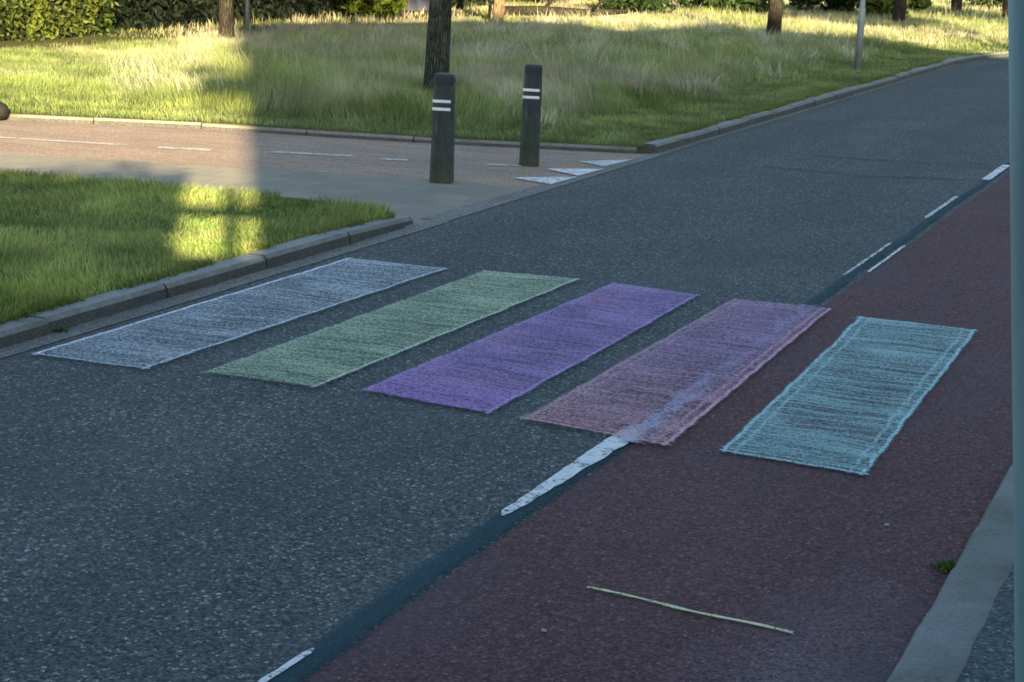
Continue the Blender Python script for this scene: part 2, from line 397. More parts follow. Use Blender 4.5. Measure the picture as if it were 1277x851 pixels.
# ------------------------------------------------------------------ road markings
def strip(name, L, Rr, z, mat):
    n = len(L); V = [(x, y, z) for x, y in L]+[(x, y, z) for x, y in Rr]
    T = []
    for i in range(n-1): T += [(i, n+i, n+i+1), (i, n+i+1, i+1)]
    return mesh_np(name, V, T, mat)
def wobble_line(name, y0, y1, x0, w0, w1, mat, z=.012, wob=.008, n=28, x1=None):
    L, Rr = [], []
    for i in range(n+1):
        f = i/n; y = y0+(y1-y0)*f; x = x0+((x1 if x1 is not None else x0)-x0)*f
        w = (w0+(w1-w0)*min(1, f*1.3))*(1+random.uniform(-.07, .07)); c = x+random.uniform(-wob, wob)*.35
        if i in (0, n): w *= .3
        L.append((c-w/2, y)); Rr.append((c+w/2, y))
    return strip(name, L, Rr, z, mat)
G1 = 'white edge line dashes beside the cycle lane'
tag(wobble_line('edge_line_dash', 5.5, 6.86, -2.225, .035, .09, M['paint'], x1=-2.19), 'broad fresh white edge line dash running into the pink chalk bar', 'road marking', G1)
tag(wobble_line('edge_line_dash', 3.2, 4.18, -2.235, .04, .022, M['paint'], x1=-2.215), 'narrow white edge line dash nearest the camera beside the dark seam', 'road marking', G1)
tag(wobble_line('edge_line_dash', 10.72, 12.1, -2.252, .02, .02, M['paint_worn']), 'thin worn white dash on the road side of the seam behind the pink chalk bar', 'road marking', G1)
tag(wobble_line('edge_line_dash', 10.9, 12.05, -2.15, .018, .018, M['paint']), 'thin white dash on the cycle lane side of the seam behind the pink chalk bar', 'road marking', G1)
tag(wobble_line('edge_line_dash', 13.4, 14.75, -2.265, .03, .03, M['paint_worn']), 'worn white edge line dash midway between chalk bars and grey pole', 'road marking', G1)
tag(wobble_line('edge_line_dash', 16.0, 17.25, -2.235, .07, .07, M['paint']), 'farthest bright white edge line dash close to the grey pole', 'road marking', G1)
def poly_mark(name, pts, z, mat): return sheet(name, pts, z, mat)
G2 = 'white give way triangles at the path mouth'
tag(poly_mark('give_way_triangle', [(-5.50, 13.50), (-5.10, 13.34), (-5.09, 13.90)], .009, M['paint']), 'bright white give way triangle nearest the camera at the path mouth', 'road marking', G2)
tag(poly_mark('give_way_triangle', [(-5.48, 14.20), (-5.11, 13.96), (-5.09, 14.52)], .009, M['paint']), 'white give way triangle in the middle, right of the farther bollard', 'road marking', G2)
tag(poly_mark('give_way_triangle', [(-5.44, 14.86), (-5.14, 14.66), (-5.11, 15.30)], .009, M['paint_worn']), 'faded farthest give way triangle beside the kerb corner', 'road marking', G2)
def dash(x0, y0, x1, y1, w, label):
    a, b = Vector((x0, y0)), Vector((x1, y1)); d = (b-a).normalized(); n = Vector((-d.y, d.x))*w/2
    L, Rr = [], []
    for i in range(9):
        c = a+(b-a)*i/8; k = 1+random.uniform(-.15, .15)
        L.append(tuple(c+n*k)); Rr.append(tuple(c-n*k))
    o = strip('path_line_dash', L[::-1], Rr[::-1], .006, M['paint_path'])
    tag(o, label, 'road marking', 'white centre dashes along the side path')
dash(-10.9, 12.86, -8.9, 13.32, .09, 'long sunlit white centre dash at the left end of the side path')
dash(-8.62, 13.36, -8.2, 13.5, .13, 'short pale sunlit dash on the side path just left of the shadow edge')
dash(-7.75, 13.72, -7.1, 13.92, .11, 'white path dash in the shade just right of the sunlit area')
dash(-6.84, 13.90, -6.62, 13.98, .09, 'tiny white path dash left of the nearer bollard')
dash(-5.99, 14.17, -5.72, 14.27, .09, 'short white path dash touching the foot of the farther bollard')
# dark cracks and a pale seam across the road
def crack(pts, w, mat, label, cat='crack', z=.008):
    P = []
    for a, b in zip(pts, pts[1:]):
        for i in range(14):
            f = i/14; P.append((a[0]+(b[0]-a[0])*f, a[1]+(b[1]-a[1])*f+random.uniform(-.02, .02)))
    P.append(pts[-1])
    L = [(x, y+w/2*random.uniform(.6, 1.2)) for x, y in P]; Rr = [(x, y-w/2*random.uniform(.6, 1.2)) for x, y in P]
    tag(strip('road_crack' if cat == 'crack' else 'road_joint', L, Rr, z, mat), label, cat)
crack([(-4.05, 15.65), (-3.2, 15.62), (-2.35, 15.95)], .10, M['crack'], 'longer dark crack across the road, nearer the chalk bars')
crack([(-3.9, 16.8), (-3.1, 16.85), (-2.4, 17.25)], .07, M['crack'], 'fainter dark crack across the road, farther from the chalk bars')
crack([(-3.6, 23.2), (-2.4, 24.0), (-1.0, 24.4)], .22, M['smear'], 'pale joint line crossing the far road beside the grey pole', 'joint')
# pale yellow chalk line on the red lane
def yl():
    L, Rr = [], []
    for i in range(31):
        f = i/30; x = -1.735+.64*f; y = 4.985-.075*f+.006*math.sin(f*9)
        w = .016*(1+random.uniform(-.3, .3))
        L.append((x, y+w/2)); Rr.append((x, y-w/2))
    tag(strip('chalk_line', L, Rr, .012, M['yellow']), 'thin pale yellow chalk line drawn across the red cycle lane', 'chalk line')
yl()

# ------------------------------------------------------------------ chalk bars
def chalk_mat(name, col, col2, w, l, fill=(.36, .62), fa=.8, oa=.9, ow=.016, ocol=None, stroke=55, inner=0, streak=None, edges=(1, 1, 1, 1), sw=.6):
    """edges: strength of the outline at u=0, u=w, v=0, v=l"""
    t = NT(name); p = t.pos()
    uv = t.n('UVMap', None, uv_map='UVMap').outputs[0]
    sp = t.n('SeparateXYZ', {0: uv}); u0, v0 = sp.outputs[0], sp.outputs[1]
    wob = t.math('MULTIPLY', t.math('SUBTRACT', t.noise(p, 4.5, 3), .5), .034)
    u = t.math('ADD', u0, wob); v = t.math('ADD', v0, wob)
    ds = [u, t.math('SUBTRACT', w, u), v, t.math('SUBTRACT', l, v)]
    e = t.math('MINIMUM', t.math('MINIMUM', ds[0], ds[1]), t.math('MINIMUM', ds[2], ds[3]))
    # ragged ends of the hatching strokes
    rag = t.math('MULTIPLY', t.math('SUBTRACT', t.noise(t.scale(uv, (1, 40, 1)), 1.0, 2), .5), .05)
    inside = t.rng(t.math('ADD', e, rag), -.006, .012, 0, 1)
    skew = t.n('CombineXYZ', {0: u0, 1: t.math('ADD', v0, t.math('ADD', t.math('MULTIPLY', u0, -.06), t.math('MULTIPLY', t.noise(p, 2.4, 2), .16)))}).outputs[0]
    st = t.noise(t.scale(skew, (1.3, stroke, 1)), 1.0, 2, .5)
    st2 = t.noise(t.scale(skew, (2.5, stroke*2.2, 1)), 1.0, 1, .5)
    r, g, d = ramp_speckle(t, p, 105)
    fine = t.rng(t.math('ADD', t.math('MULTIPLY', t.noise(p, 62, 3, .75), .65), t.math('MULTIPLY', t.noise(p, 140, 2, .6), .35)), .36, .64)
    dens = t.noise(t.scale(uv, (1.2, 1.6, 1)), 1.7, 3)
    f = t.math('ADD', t.math('ADD', t.math('MULTIPLY', st, .64*sw), t.math('ADD', t.math('MULTIPLY', st2, .12), .32*(1-sw))), t.math('ADD', t.math('MULTIPLY', fine, .34), t.math('MULTIPLY', dens, .26)))
    f = t.math('ADD', f, t.math('MULTIPLY', t.math('SUBTRACT', r, .5), .22*(1.5-sw)))
    fillm = t.math('MULTIPLY', t.math('MULTIPLY', t.rng(f, fill[0]+.08, fill[1]+.1), fa), inside)
    out = None
    for k, (dd, s) in enumerate(zip(ds, edges)):
        if s <= 0: continue
        o = t.math('MULTIPLY', t.rng(t.math('ABSOLUTE', t.math('SUBTRACT', dd, .012)), ow*.45, ow), s)
        o = t.math('MULTIPLY', t.rng(t.math('ABSOLUTE', t.math('SUBTRACT', dd, .012)), ow*.4, ow, s, 0), t.rng(e, -.02, -.005))
        if inner:
            o2 = t.math('MULTIPLY', t.rng(t.math('ABSOLUTE', t.math('SUBTRACT', dd, inner)), ow*.4, ow*.9, s*.8, 0), t.rng(e, -.02, .0))
            o = t.math('MAXIMUM', o, o2)
        out = o if out is None else t.math('MAXIMUM', out, o)
    out = t.math('MULTIPLY', t.math('MULTIPLY', out, oa), t.rng(t.math('ADD', fine, t.math('MULTIPLY', r, .25)), .25, .75, .3, 1))
    m = t.math('MAXIMUM', fillm, out)
    c = t.mix(t.rng(dens, .35, .65), col, col2)
    if streak: c, m = streak(t, u0, v0, c, m, fine, p)
    c = t.mix(out, c, ocol or col2)
    sh = t.bsdf(c, .95, None, .05)
    return t.surf(t.n('MixShader', {0: m, 1: t.n('BsdfTransparent').outputs[0], 2: sh}).outputs[0])
def chalk_bar(corners, mat_args, label, z=.014, name='chalk_bar'):
    a, b, c, d = [Vector(p) for p in corners]      # u0v0, u1v0, u1v1, u0v1
    w = ((b-a).length+(c-d).length)/2; l = ((d-a).length+(c-b).length)/2
    nu, nv, mg = 8, 24, .05
    V, UV = [], []
    for j in range(nv+1):
        for i in range(nu+1):
            uu = -mg+(w+2*mg)*i/nu; vv = -mg+(l+2*mg)*j/nv
            fu, fv = uu/w, vv/l
            q = (a*(1-fu)+b*fu)*(1-fv)+(d*(1-fu)+c*fu)*fv
            V.append((q.x, q.y, z)); UV.append((uu, vv))
    T = []
    for j in range(nv):
        for i in range(nu):
            k = j*(nu+1)+i; T += [(k, k+1, k+nu+2), (k, k+nu+2, k+nu+1)]
    m = chalk_mat('chalk', w=w, l=l, **mat_args)
    o = mesh_np(name, V, T, m)
    uvl = o.data.uv_layers.new(name='UVMap')
    uvl.data.foreach_set('uv', np.array([UV[i] for t_ in T for i in t_], np.float32).ravel())
    tag(o, label, 'chalk drawing', 'hatched chalk bars of the hand drawn zebra crossing')
chalk_bar([(-4.90, 6.60), (-4.34, 6.62), (-4.26, 9.55), (-4.87, 9.53)],
          dict(col=(.38, .46, .50), col2=(.50, .58, .62), fill=(.47, .72), fa=.74, oa=1, sw=.75, ocol=(.66, .72, .80), ow=.014, edges=(1, .8, .75, .75)),
          'pale blue white chalk bar with bright outline, nearest the kerb')
chalk_bar([(-4.10, 6.70), (-3.57, 6.72), (-3.51, 9.68), (-4.06, 9.62)],
          dict(col=(.32, .44, .29), col2=(.43, .53, .36), fill=(.42, .69), fa=.78, oa=.95, sw=.75, ocol=(.56, .68, .56), ow=.013, edges=(.25, .9, .2, .8)),
          'sage green chalk bar beside the white one')
def purple_streak(t, u, v, c, m, fine, p):
    k = t.rng(t.math('ADD', v, t.math('MULTIPLY', u, .5)), .1, 1.1, .8, 0)
    c = t.mix(k, c, (.40, .24, .54))
    q = t.rng(t.noise(p, 2.6, 3), .56, .68, 0, .7)
    return t.mix(q, c, (.42, .24, .40)), m
chalk_bar([(-3.39, 6.77), (-2.78, 6.69), (-2.79, 9.62), (-3.31, 9.68)],
          dict(col=(.28, .20, .40), col2=(.36, .25, .46), fill=(.39, .65), fa=.84, oa=.9, sw=.72, ocol=(.50, .42, .70), ow=.012, streak=purple_streak, edges=(.45, .8, .1, .6)),
          'strong violet chalk bar in the middle of the crossing')
def pink_streak(t, u, v, c, m, fine, p):
    # ghost of the covered white edge line showing through as lavender, running obliquely along the right side
    a = t.math('ABSOLUTE', t.math('SUBTRACT', u, .44))
    k = t.math('MULTIPLY', t.rng(t.math('ADD', a, t.math('MULTIPLY', t.math('SUBTRACT', t.noise(t.scale(p, (1, .3, 1)), 14, 3), .5), .12)), .03, .075, 1, 0), t.rng(t.noise(t.scale(p, (1, .25, 1)), 22, 3), .38, .56, .1, 1))
    c = t.mix(k, c, (.46, .43, .56))
    m = t.math('MAXIMUM', m, t.math('MULTIPLY', k, t.rng(fine, .2, .8, .25, .9)))
    return t.mix(t.rng(v, 0, 1.6, .0, .8), c, (.36, .25, .40)), m
chalk_bar([(-2.63, 6.68), (-2.00, 6.60), (-2.075, 9.62), (-2.60, 9.60)],
          dict(col=(.48, .25, .28), col2=(.52, .32, .37), fill=(.42, .69), fa=.82, oa=.95, sw=.75, ocol=(.62, .38, .42), ow=.014, inner=.055, streak=pink_streak, edges=(.7, 1, .9, .2)),
          'dusty pink chalk bar overlapping the edge of the cycle lane', z=.018)
chalk_bar([(-1.81, 6.64), (-1.25, 6.60), (-1.30, 9.52), (-1.90, 9.53)],
          dict(col=(.22, .36, .36), col2=(.30, .45, .44), fill=(.42, .66), fa=.85, oa=1, ocol=(.34, .56, .57), ow=.014, inner=.06, stroke=44, sw=1.0, edges=(1, 1, 1, .9)),
          'turquoise chalk bar alone on the red cycle lane')

# ------------------------------------------------------------------ grass
def blades(N, xy, h, w, lean, col, z0, tipcol=None):
    """five-vertex blades; returns V, T, colours"""
    N = len(xy); a = rng.uniform(0, 2*np.pi, N)
    dx, dy = np.cos(a)*w/2, np.sin(a)*w/2
    la = rng.normal(0, .9, N)+9*vnoise(xy[:, 0], xy[:, 1], 1.1, 71); lx, ly = np.cos(la)*lean*h, np.sin(la)*lean*h
    V = np.zeros((N, 5, 3), np.float32)
    x, y = xy[:, 0], xy[:, 1]
    V[:, 0] = np.stack([x-dx, y-dy, z0+0*x], 1); V[:, 1] = np.stack([x+dx, y+dy, z0+0*x], 1)
    V[:, 2] = np.stack([x-dx*.7+lx*.35, y-dy*.7+ly*.35, z0+h*.58], 1); V[:, 3] = np.stack([x+dx*.7+lx*.35, y+dy*.7+ly*.35, z0+h*.58], 1)
    V[:, 4] = np.stack([x+lx, y+ly, z0+h*np.sqrt(np.maximum(.1, 1-lean**2*.6))], 1)
    b = (np.arange(N)*5)[:, None]
    T = np.concatenate([b+np.array([0, 1, 3]), b+np.array([0, 3, 2]), b+np.array([2, 3, 4])])
    cc = np.repeat(col[:, None, :], 5, 1)
    cc[:, 0:2] *= .8  # blade feet darkened, ambient shade put into the colour
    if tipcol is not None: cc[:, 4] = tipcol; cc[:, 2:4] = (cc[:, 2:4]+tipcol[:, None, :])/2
    return V.reshape(-1, 3), T, cc.reshape(-1, 3)
def merge(parts):
    V, T, Cc = [], [], []; o = 0
    for v, t, c in parts:
        V.append(v); T.append(t+o); Cc.append(c); o += len(v)
    return np.concatenate(V), np.concatenate(T), np.concatenate(Cc)
def lerp(a, b, f): return np.array(a)[None]*(1-f[:, None])+np.array(b)[None]*f[:, None]
pnx = np.array([p[0] for p in pn][::-1]); pny = np.array([p[1] for p in pn][::-1])
def lawn():
    N = 330000
    x = rng.uniform(-14, -5.225, N); y = rng.uniform(3.0, 11.3, N)
    near = np.interp(x, pnx, pny)
    edge = rng.uniform(-.03, .07, N)
    keep = (y < near+edge-.02) & in_view(x, y, .10) & ~((x > -5.32) & (y > 10.93)) & ~((x > -6.2) & (y > 11.03))
    x, y = x[keep], y[keep]
    cl = vnoise(x, y, 1.3, 1)*.6+vnoise(x, y, 5, 2)*.4
    h = (.03+.065*cl)*rng.uniform(.6, 1.5, len(x)); h *= np.where(x > -5.3, .8, 1)
    w = rng.uniform(.004, .008, len(x))
    f = np.clip(cl*1.2-.15+rng.normal(0, .22, len(x)), 0, 1)
    col = lerp((.115, .17, .055), (.35, .41, .135), f)
    col *= (.62+.8*vnoise(x, y, 2.1, 33))[:, None]
    dry = rng.random(len(x)) < .04+.35*np.clip(vnoise(x, y, 1.6, 34)-.55, 0, 1); col[dry] = (.36, .31, .18)
    clo = vnoise(x, y, 3.3, 35) > .78; h[clo] *= .55; w[clo] *= 2.0; col[clo] = col[clo]*np.array([.72, .86, .7])
    return blades(0, np.stack([x, y], 1), h, w, rng.uniform(.1, .9, len(x)), col, VZ-.025)
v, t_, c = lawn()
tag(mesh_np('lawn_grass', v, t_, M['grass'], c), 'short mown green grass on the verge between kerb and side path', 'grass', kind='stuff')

pfx = np.array([p[0] for p in pf][::-1]); pfy = np.array([p[1] for p in pf][::-1])
def meadow_pts(N, x0, x1, y0, y1, pad=.08):
    # denser close to the camera: sample in proportion to 1/distance
    x = rng.uniform(x0, x1, N); y = rng.uniform(y0, y1, N)
    far = np.interp(x, pfx, pfy, right=15.9)
    road = np.where(y < 32, x < -5.22, (np.hypot(x-RC[0], y-RC[1]) > RR+.12))
    keep = (y > far+.08+rng.uniform(-.05, .05, N)) & road & in_view(x, y, pad)
    return x[keep], y[keep]
def meadow():
    out = []
    bands = [(26000*8, -16, -5.2, 14, 24, .0055), (170000, -24, -5.2, 24, 34, .009), (160000, -30, -4, 34, 50, .014), (90000, -34, 6, 50, 80, .026)]
    for N, x0, x1, y0, y1, wd in bands:
        x, y = meadow_pts(int(N), x0, x1, y0, y1)
        far = np.interp(x, pfx, pfy, right=15.9)
        # distance to the mown edge beside kerb and path
        dk = np.minimum(np.where(y < 33, -5.22-x, np.maximum(0, np.hypot(x-RC[0], y-RC[1])-RR)), (y-far))
        tall = np.clip((dk-1.0+.8*(vnoise(x, y, .6, 5)-.5))/.7, 0, 1)
        left = np.clip((-.2-(x*SS.x+y*SS.y))/1.0, 0, 1)          # greener, shorter left part
        tall = tall*(1-.45*left)
        cl = vnoise(x, y, .9, 3)*.5+vnoise(x, y, 3.5, 4)*.5
        for tx, ty in ((-8.56, 18.79), (-14.97, 25.09), (-9.03, 34.95), (-14.36, 34.3), (-5.9, 27.9)):
            a_ = (x-tx)*CF.x+(y-ty)*CF.y; b_ = (x-tx)*CX.x+(y-ty)*CX.y
            tall = tall*(1-.8*np.exp(-(b_/.55)**2)*np.clip(1+a_/1.8, 0, 1)*(a_ < .3))
        back = np.clip((-12.6-x)/2.0, 0, 1)*(y < 41)          # low towards the hedge
        far_ = np.clip((y-24)/12, 0, 1)
        h = (.05+tall*(.09+.30*cl**1.6)*(1-.45*far_)*(1-.6*left)*(1-.65*back))*rng.uniform(.55, 1.35, len(x))
        w = wd*rng.uniform(.6, 1.3, len(x))
        dryf = np.clip(tall*1.0*(vnoise(x, y, .8, 6)*1.9-.58+.9*(vnoise(x, y, 2.6, 16)-.5))+rng.normal(0, .18, len(x))-.25*left, 0, 1)
        g = lerp((.085, .140, .048), (.26, .32, .105), np.clip(cl+rng.normal(0, .2, len(x)), 0, 1))
        d = lerp((.24, .22, .17), (.50, .46, .37), rng.random(len(x)))
        col = g*(1-dryf[:, None])+d*dryf[:, None]
        col *= (.62+.76*vnoise(x, y, 3.0, 17)*1.0)[:, None]*(.8+.4*vnoise(x, y, 7, 18))[:, None]
        bare = (vnoise(x, y, 2.2, 9) < .22) & (tall > .5)
        k = ~(bare & (rng.random(len(x)) < .6))
        # bare strip in front of the hedge
        k &= ~((x < -15.6+.6*(vnoise(x, y, 1, 8)-.5)) & (y < 40) & (rng.random(len(x)) < .9))
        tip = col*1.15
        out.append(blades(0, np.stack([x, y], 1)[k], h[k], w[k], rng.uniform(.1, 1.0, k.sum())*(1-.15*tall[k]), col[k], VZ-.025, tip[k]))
        # seed stalks
        n = int(len(x)*.03); i = rng.integers(0, len(x), n); i = i[tall[i] > .55]
        ps = np.stack([x[i], y[i]], 1)+rng.normal(0, .05, (len(i), 2))
        cs = lerp((.28, .25, .17), (.42, .39, .30), rng.random(len(i)))
        out.append(blades(0, ps, h[i]*1.3+.04, wd*1.25*rng.uniform(.6, 1.1, len(i)), rng.uniform(.05, .5, len(i)), cs, VZ-.02))
    # separate bunches of longer, paler grass
    n = 900
    cx, cy = meadow_pts(14000, -17, -6.4, 16.5, 36); cx, cy = cx[:n], cy[:n]
    k = (cx*SS.x+cy*SS.y > -1.5) & (vnoise(cx, cy, .45, 41) > .38) & (cx > -13.5) & (np.hypot(cx+8.3, cy-18.2) > .8)
    cx, cy = cx[k], cy[k]; m = 46
    bx = np.repeat(cx, m)+rng.normal(0, .09, len(cx)*m); by = np.repeat(cy, m)+rng.normal(0, .09, len(cx)*m)
    hh = np.repeat(rng.uniform(.16, .42, len(cx)), m)*rng.uniform(.5, 1.2, len(bx))
    pale = np.repeat(rng.random(len(cx)), m)
    cc = lerp((.13, .20, .075), (.60, .58, .48), np.clip(pale+rng.normal(0, .12, len(bx)), 0, 1))
    out.append(blades(0, np.stack([bx, by], 1), hh, np.where(by > 24, .012, .007)*rng.uniform(.6, 1.2, len(bx)), rng.uniform(.2, 1.15, len(bx)), cc, VZ-.02))
    return merge(out)
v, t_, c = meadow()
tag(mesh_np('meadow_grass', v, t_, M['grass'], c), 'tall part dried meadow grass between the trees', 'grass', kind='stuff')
# grass fringe creeping into kerb joints
def fringe():
    n = 22000
    y = rng.uniform(4, 31, n); y = y[(y < 10.4) | (y > 16.3)]
    x = -5.235+rng.normal(0, .022, len(y)); x = np.minimum(x, -5.17)
    k = vnoise(x*0, y, 2.5, 13) > .25
    x, y = x[k], y[k]
    col = lerp((.075, .12, .03), (.22, .24, .07), rng.random(len(x)))
    return blades(0, np.stack([x, y], 1), rng.uniform(.025, .065, len(x)), rng.uniform(.004, .009, len(x)), rng.uniform(.3, 1, len(x)), col, VZ-.01)
v, t_, c = fringe()
tag(mesh_np('kerb_grass', v, t_, M['grass'], c), 'thin fringe of grass leaning over the kerb top', 'grass', kind='stuff')
def weed(name, x, y, z, n, h, label, spread=.03):
    a = rng.normal(0, spread, (n, 2))
    col = lerp((.03, .075, .015), (.09, .15, .03), rng.random(n))
    v, t_, c = blades(0, a, rng.uniform(.4, 1, n)*h, np.full(n, .009), rng.uniform(.4, 1.1, n), col, 0.0)
    o = mesh_np(name, v, t_, M['grass'], c); o.location = (x, y, z)
    tag(o, label, 'weed')
weed('grass_tuft', -.79, 5.71, .0, 90, .045, 'small dark green tuft growing at the edge of the right kerb', .024)
weed('grass_tuft', -5.09, 7.08, .0, 70, .035, 'weed sprouting from the kerb joint left of the white chalk bar', .022)

# ------------------------------------------------------------------ leaves, hedges, trees
def leaf_cloud(P, size, col, nrm=None):
    """one folded leaf (two triangles pairs) at each point"""
    N = len(P)
    q = rng.normal(size=(N, 3)); q /= np.linalg.norm(q, axis=1)[:, None]
    if nrm is not None: q = q*.75+nrm; q /= np.linalg.norm(q, axis=1)[:, None]
    r = rng.normal(size=(N, 3)); u = np.cross(q, r); u /= np.linalg.norm(u, axis=1)[:, None]
    v = np.cross(q, u); s = size[:, None]
    V = np.stack([P-u*s, P-v*s*.45+q*s*.15, P+u*s, P+v*s*.45+q*s*.15], 1)
    b = (np.arange(N)*4)[:, None]
    T = np.concatenate([b+np.array([0, 1, 2]), b+np.array([0, 2, 3])])
    return V.reshape(-1, 3), T, np.repeat(col[:, None, :], 4, 1).reshape(-1, 3)
def bush_points(N, cx, cy, cz, rx, ry, rz, seed=0, lumps=26, shell=.75):
    """points in clumps through an uneven ellipsoid"""
    g = np.random.default_rng(seed)
    d = g.normal(size=(lumps, 3)); d /= np.linalg.norm(d, axis=1)[:, None]
    rr = g.uniform(.45, 1.0, lumps)[:, None]; ctr = d*rr
    w = g.uniform(.22, .42, lumps)
    i = g.integers(0, lumps, N)
    q = g.normal(size=(N, 3)); q /= np.linalg.norm(q, axis=1)[:, None]
    q *= (g.uniform(shell, 1, N)**.8*w[i])[:, None]
    p = ctr[i]+q
    P = p*np.array([rx, ry, rz])+np.array([cx, cy, cz])
    shade = g.uniform(.55, 1.25, lumps)[i]
    return P, shade, q/np.linalg.norm(q, axis=1)[:, None]
def shrub(name, x, y, rx, ry, rz, n, c0, c1, label, cat='shrub', leaf=.05, group=None, seed=1, core=True, lumps=34, cz=None):
    root = empty(name, (x, y, VZ-.02))
    P, sh, nm = bush_points(n, 0, 0, (cz or rz*.85), rx, ry, rz, seed, lumps)
    k = P[:, 2] > .02; P, sh, nm = P[k], sh[k], nm[k]
    f = np.clip(sh-.5+rng.normal(0, .2, len(P)), 0, 1)
    col = lerp(c0, c1, f)
    v, t_, c = leaf_cloud(P, rng.uniform(.6, 1.3, len(P))*leaf, col, nm)
    mesh_np('foliage', v, t_, M['leaf'], c, root)
    bm = bmesh.new()
    for i in range(9):
        a = random.uniform(0, 6.28); r = random.uniform(.1, .75)
        tube(bm, [(random.uniform(-.1, .1), random.uniform(-.1, .1), -.05), (rx*r*.5*math.cos(a), ry*r*.5*math.sin(a), rz*.7), (rx*r*math.cos(a), ry*r*math.sin(a), rz*1.3)], [.035, .02, .008], 6)
    bmobj('stem', bm, M['bark'], root)
    tag(root, label, cat, group)
    return root
def hedge(name, p0, p1, th, h, n, c0, c1, label, cat='hedge', leaf=.045, bump=.25, seed=3, group=None, core=True, z0=None, taper=None, straw=0):
    """leafy hedge along p0->p1, solid core added to block light, uneven skin of leaves"""
    p0, p1 = Vector(p0), Vector(p1); L = (p1-p0).length; ang = math.atan2((p1-p0).y, (p1-p0).x)
    root = empty(name, (p0.x, p0.y, VZ-.02 if z0 is None else z0), ang)
    g = np.random.default_rng(seed)
    u = g.uniform(0, L, n); hh = h*(1+bump*.5*(vnoise(u, u*0, .9, seed)+.5*vnoise(u, u*0, 3.1, seed+1)-.75))
    # choose surface: front (-y local), back, top, ends
    s = g.random(n); areas = np.array([h*L, h*L, th*L, h*th, h*th]); cum = np.cumsum(areas)/areas.sum()
    zz = g.uniform(0, 1, n)**.9*hh; yy = g.uniform(-th/2, th/2, n)
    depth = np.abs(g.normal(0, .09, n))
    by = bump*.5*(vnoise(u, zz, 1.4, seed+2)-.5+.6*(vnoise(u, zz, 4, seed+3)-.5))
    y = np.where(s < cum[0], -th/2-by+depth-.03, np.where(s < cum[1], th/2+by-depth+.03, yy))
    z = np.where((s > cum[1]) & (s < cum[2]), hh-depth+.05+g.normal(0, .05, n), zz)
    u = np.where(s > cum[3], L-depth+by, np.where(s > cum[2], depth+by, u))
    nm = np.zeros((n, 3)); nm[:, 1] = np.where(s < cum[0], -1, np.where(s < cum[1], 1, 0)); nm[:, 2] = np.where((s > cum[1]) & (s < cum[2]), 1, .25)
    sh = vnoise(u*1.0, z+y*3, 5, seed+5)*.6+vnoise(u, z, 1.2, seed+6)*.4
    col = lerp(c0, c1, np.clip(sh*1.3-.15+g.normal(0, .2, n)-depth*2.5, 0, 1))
    v, t_, c = leaf_cloud(np.stack([u, y, z], 1), g.uniform(.6, 1.35, n)*leaf, col, nm)
    mesh_np('foliage', v, t_, M['leaf'], c, root)
    bm = bmesh.new(); k = max(4, int(L/.5))
    tops = [h*(1+bump*.5*(float(vnoise(np.array([i*L/k]), np.array([0.]), .9, seed)[0])+.5*float(vnoise(np.array([i*L/k]), np.array([0.]), 3.1, seed+1)[0])-.75))-.14 for i in range(k+1)]
    rings = []
    for i in range(k+1):
        x = min(max(i*L/k, .1), L-.1); t2 = th/2-.14
        rings.append([bm.verts.new(q) for q in ((x, -t2, 0), (x, -t2, tops[i]*.93), (x, -t2*.5, tops[i]), (x, t2*.5, tops[i]), (x, t2, tops[i]*.93), (x, t2, 0))])
    for a, b in zip(rings, rings[1:]):
        for i in range(6): bm.faces.new((a[i], a[(i+1) % 6], b[(i+1) % 6], b[i]))
    bm.faces.new(rings[0]); bm.faces.new(rings[-1][::-1])
    bmobj('light_block', bm, M['core'], root)  # solid core added to stop light passing through the leaves
    tag(root, label, cat, group)
    return root
LG0, LG1 = (.010, .028, .006), (.12, .15, .022)
DG0, DG1 = (.003, .007, .004), (.009, .018, .007)  # shade of the long dark hedge is put into these leaf greens
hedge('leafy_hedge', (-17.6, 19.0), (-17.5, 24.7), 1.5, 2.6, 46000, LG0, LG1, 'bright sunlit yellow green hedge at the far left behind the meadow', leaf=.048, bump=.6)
hedge('dark_hedge', (-17.9, 24.95), (-18.1, 34.2), 1.5, 3.0, 30000, DG0, DG1, 'long hedge with shade put into its dark leaf colour behind the leftmost tree trunk', leaf=.07, bump=.35, seed=21)
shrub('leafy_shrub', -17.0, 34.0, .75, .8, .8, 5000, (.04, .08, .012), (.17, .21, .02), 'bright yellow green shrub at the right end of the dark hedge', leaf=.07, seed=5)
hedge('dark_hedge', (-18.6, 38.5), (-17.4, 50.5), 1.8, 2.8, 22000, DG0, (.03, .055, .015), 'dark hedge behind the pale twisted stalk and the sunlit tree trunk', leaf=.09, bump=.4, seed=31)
GS = 'shrubs scattered in the sunlit far meadow'
SH = [(-14.2, 41.6, .9, .7, .5, 'dark low green shrub in the meadow right of the fallen log'),
      (-12.6, 44.5, 1.1, .9, .55, 'rounded green shrub far beyond the farther bollard, second left of the straight dark trunk'),
      (-11.1, 49.0, 1.2, 1.0, .6, 'far yellow green shrub just left of the straight dark trunk'),
      (-7.9, 60.0, 1.6, 1.0, .6, 'dark green shrub beneath the two farthest trees near the grey pole'),
      (-10.0, 52.5, .9, .8, .5, 'small yellow green shrub between lamp post and middle far tree'),
      (-9.5, 47.5, .6, .6, .38, 'small bright shrub just right of the middle far tree')]
for i, (x, y, rx, ry, rz, lb) in enumerate(SH):
    dark = 'dark' in lb
    shrub('meadow_shrub', x, y, rx, ry, rz, 3200, (.02, .045, .012) if dark else (.03, .06, .012), (.03, .05, .015) if dark else (.13, .16, .03), lb, leaf=.085, seed=50+i, group=GS)

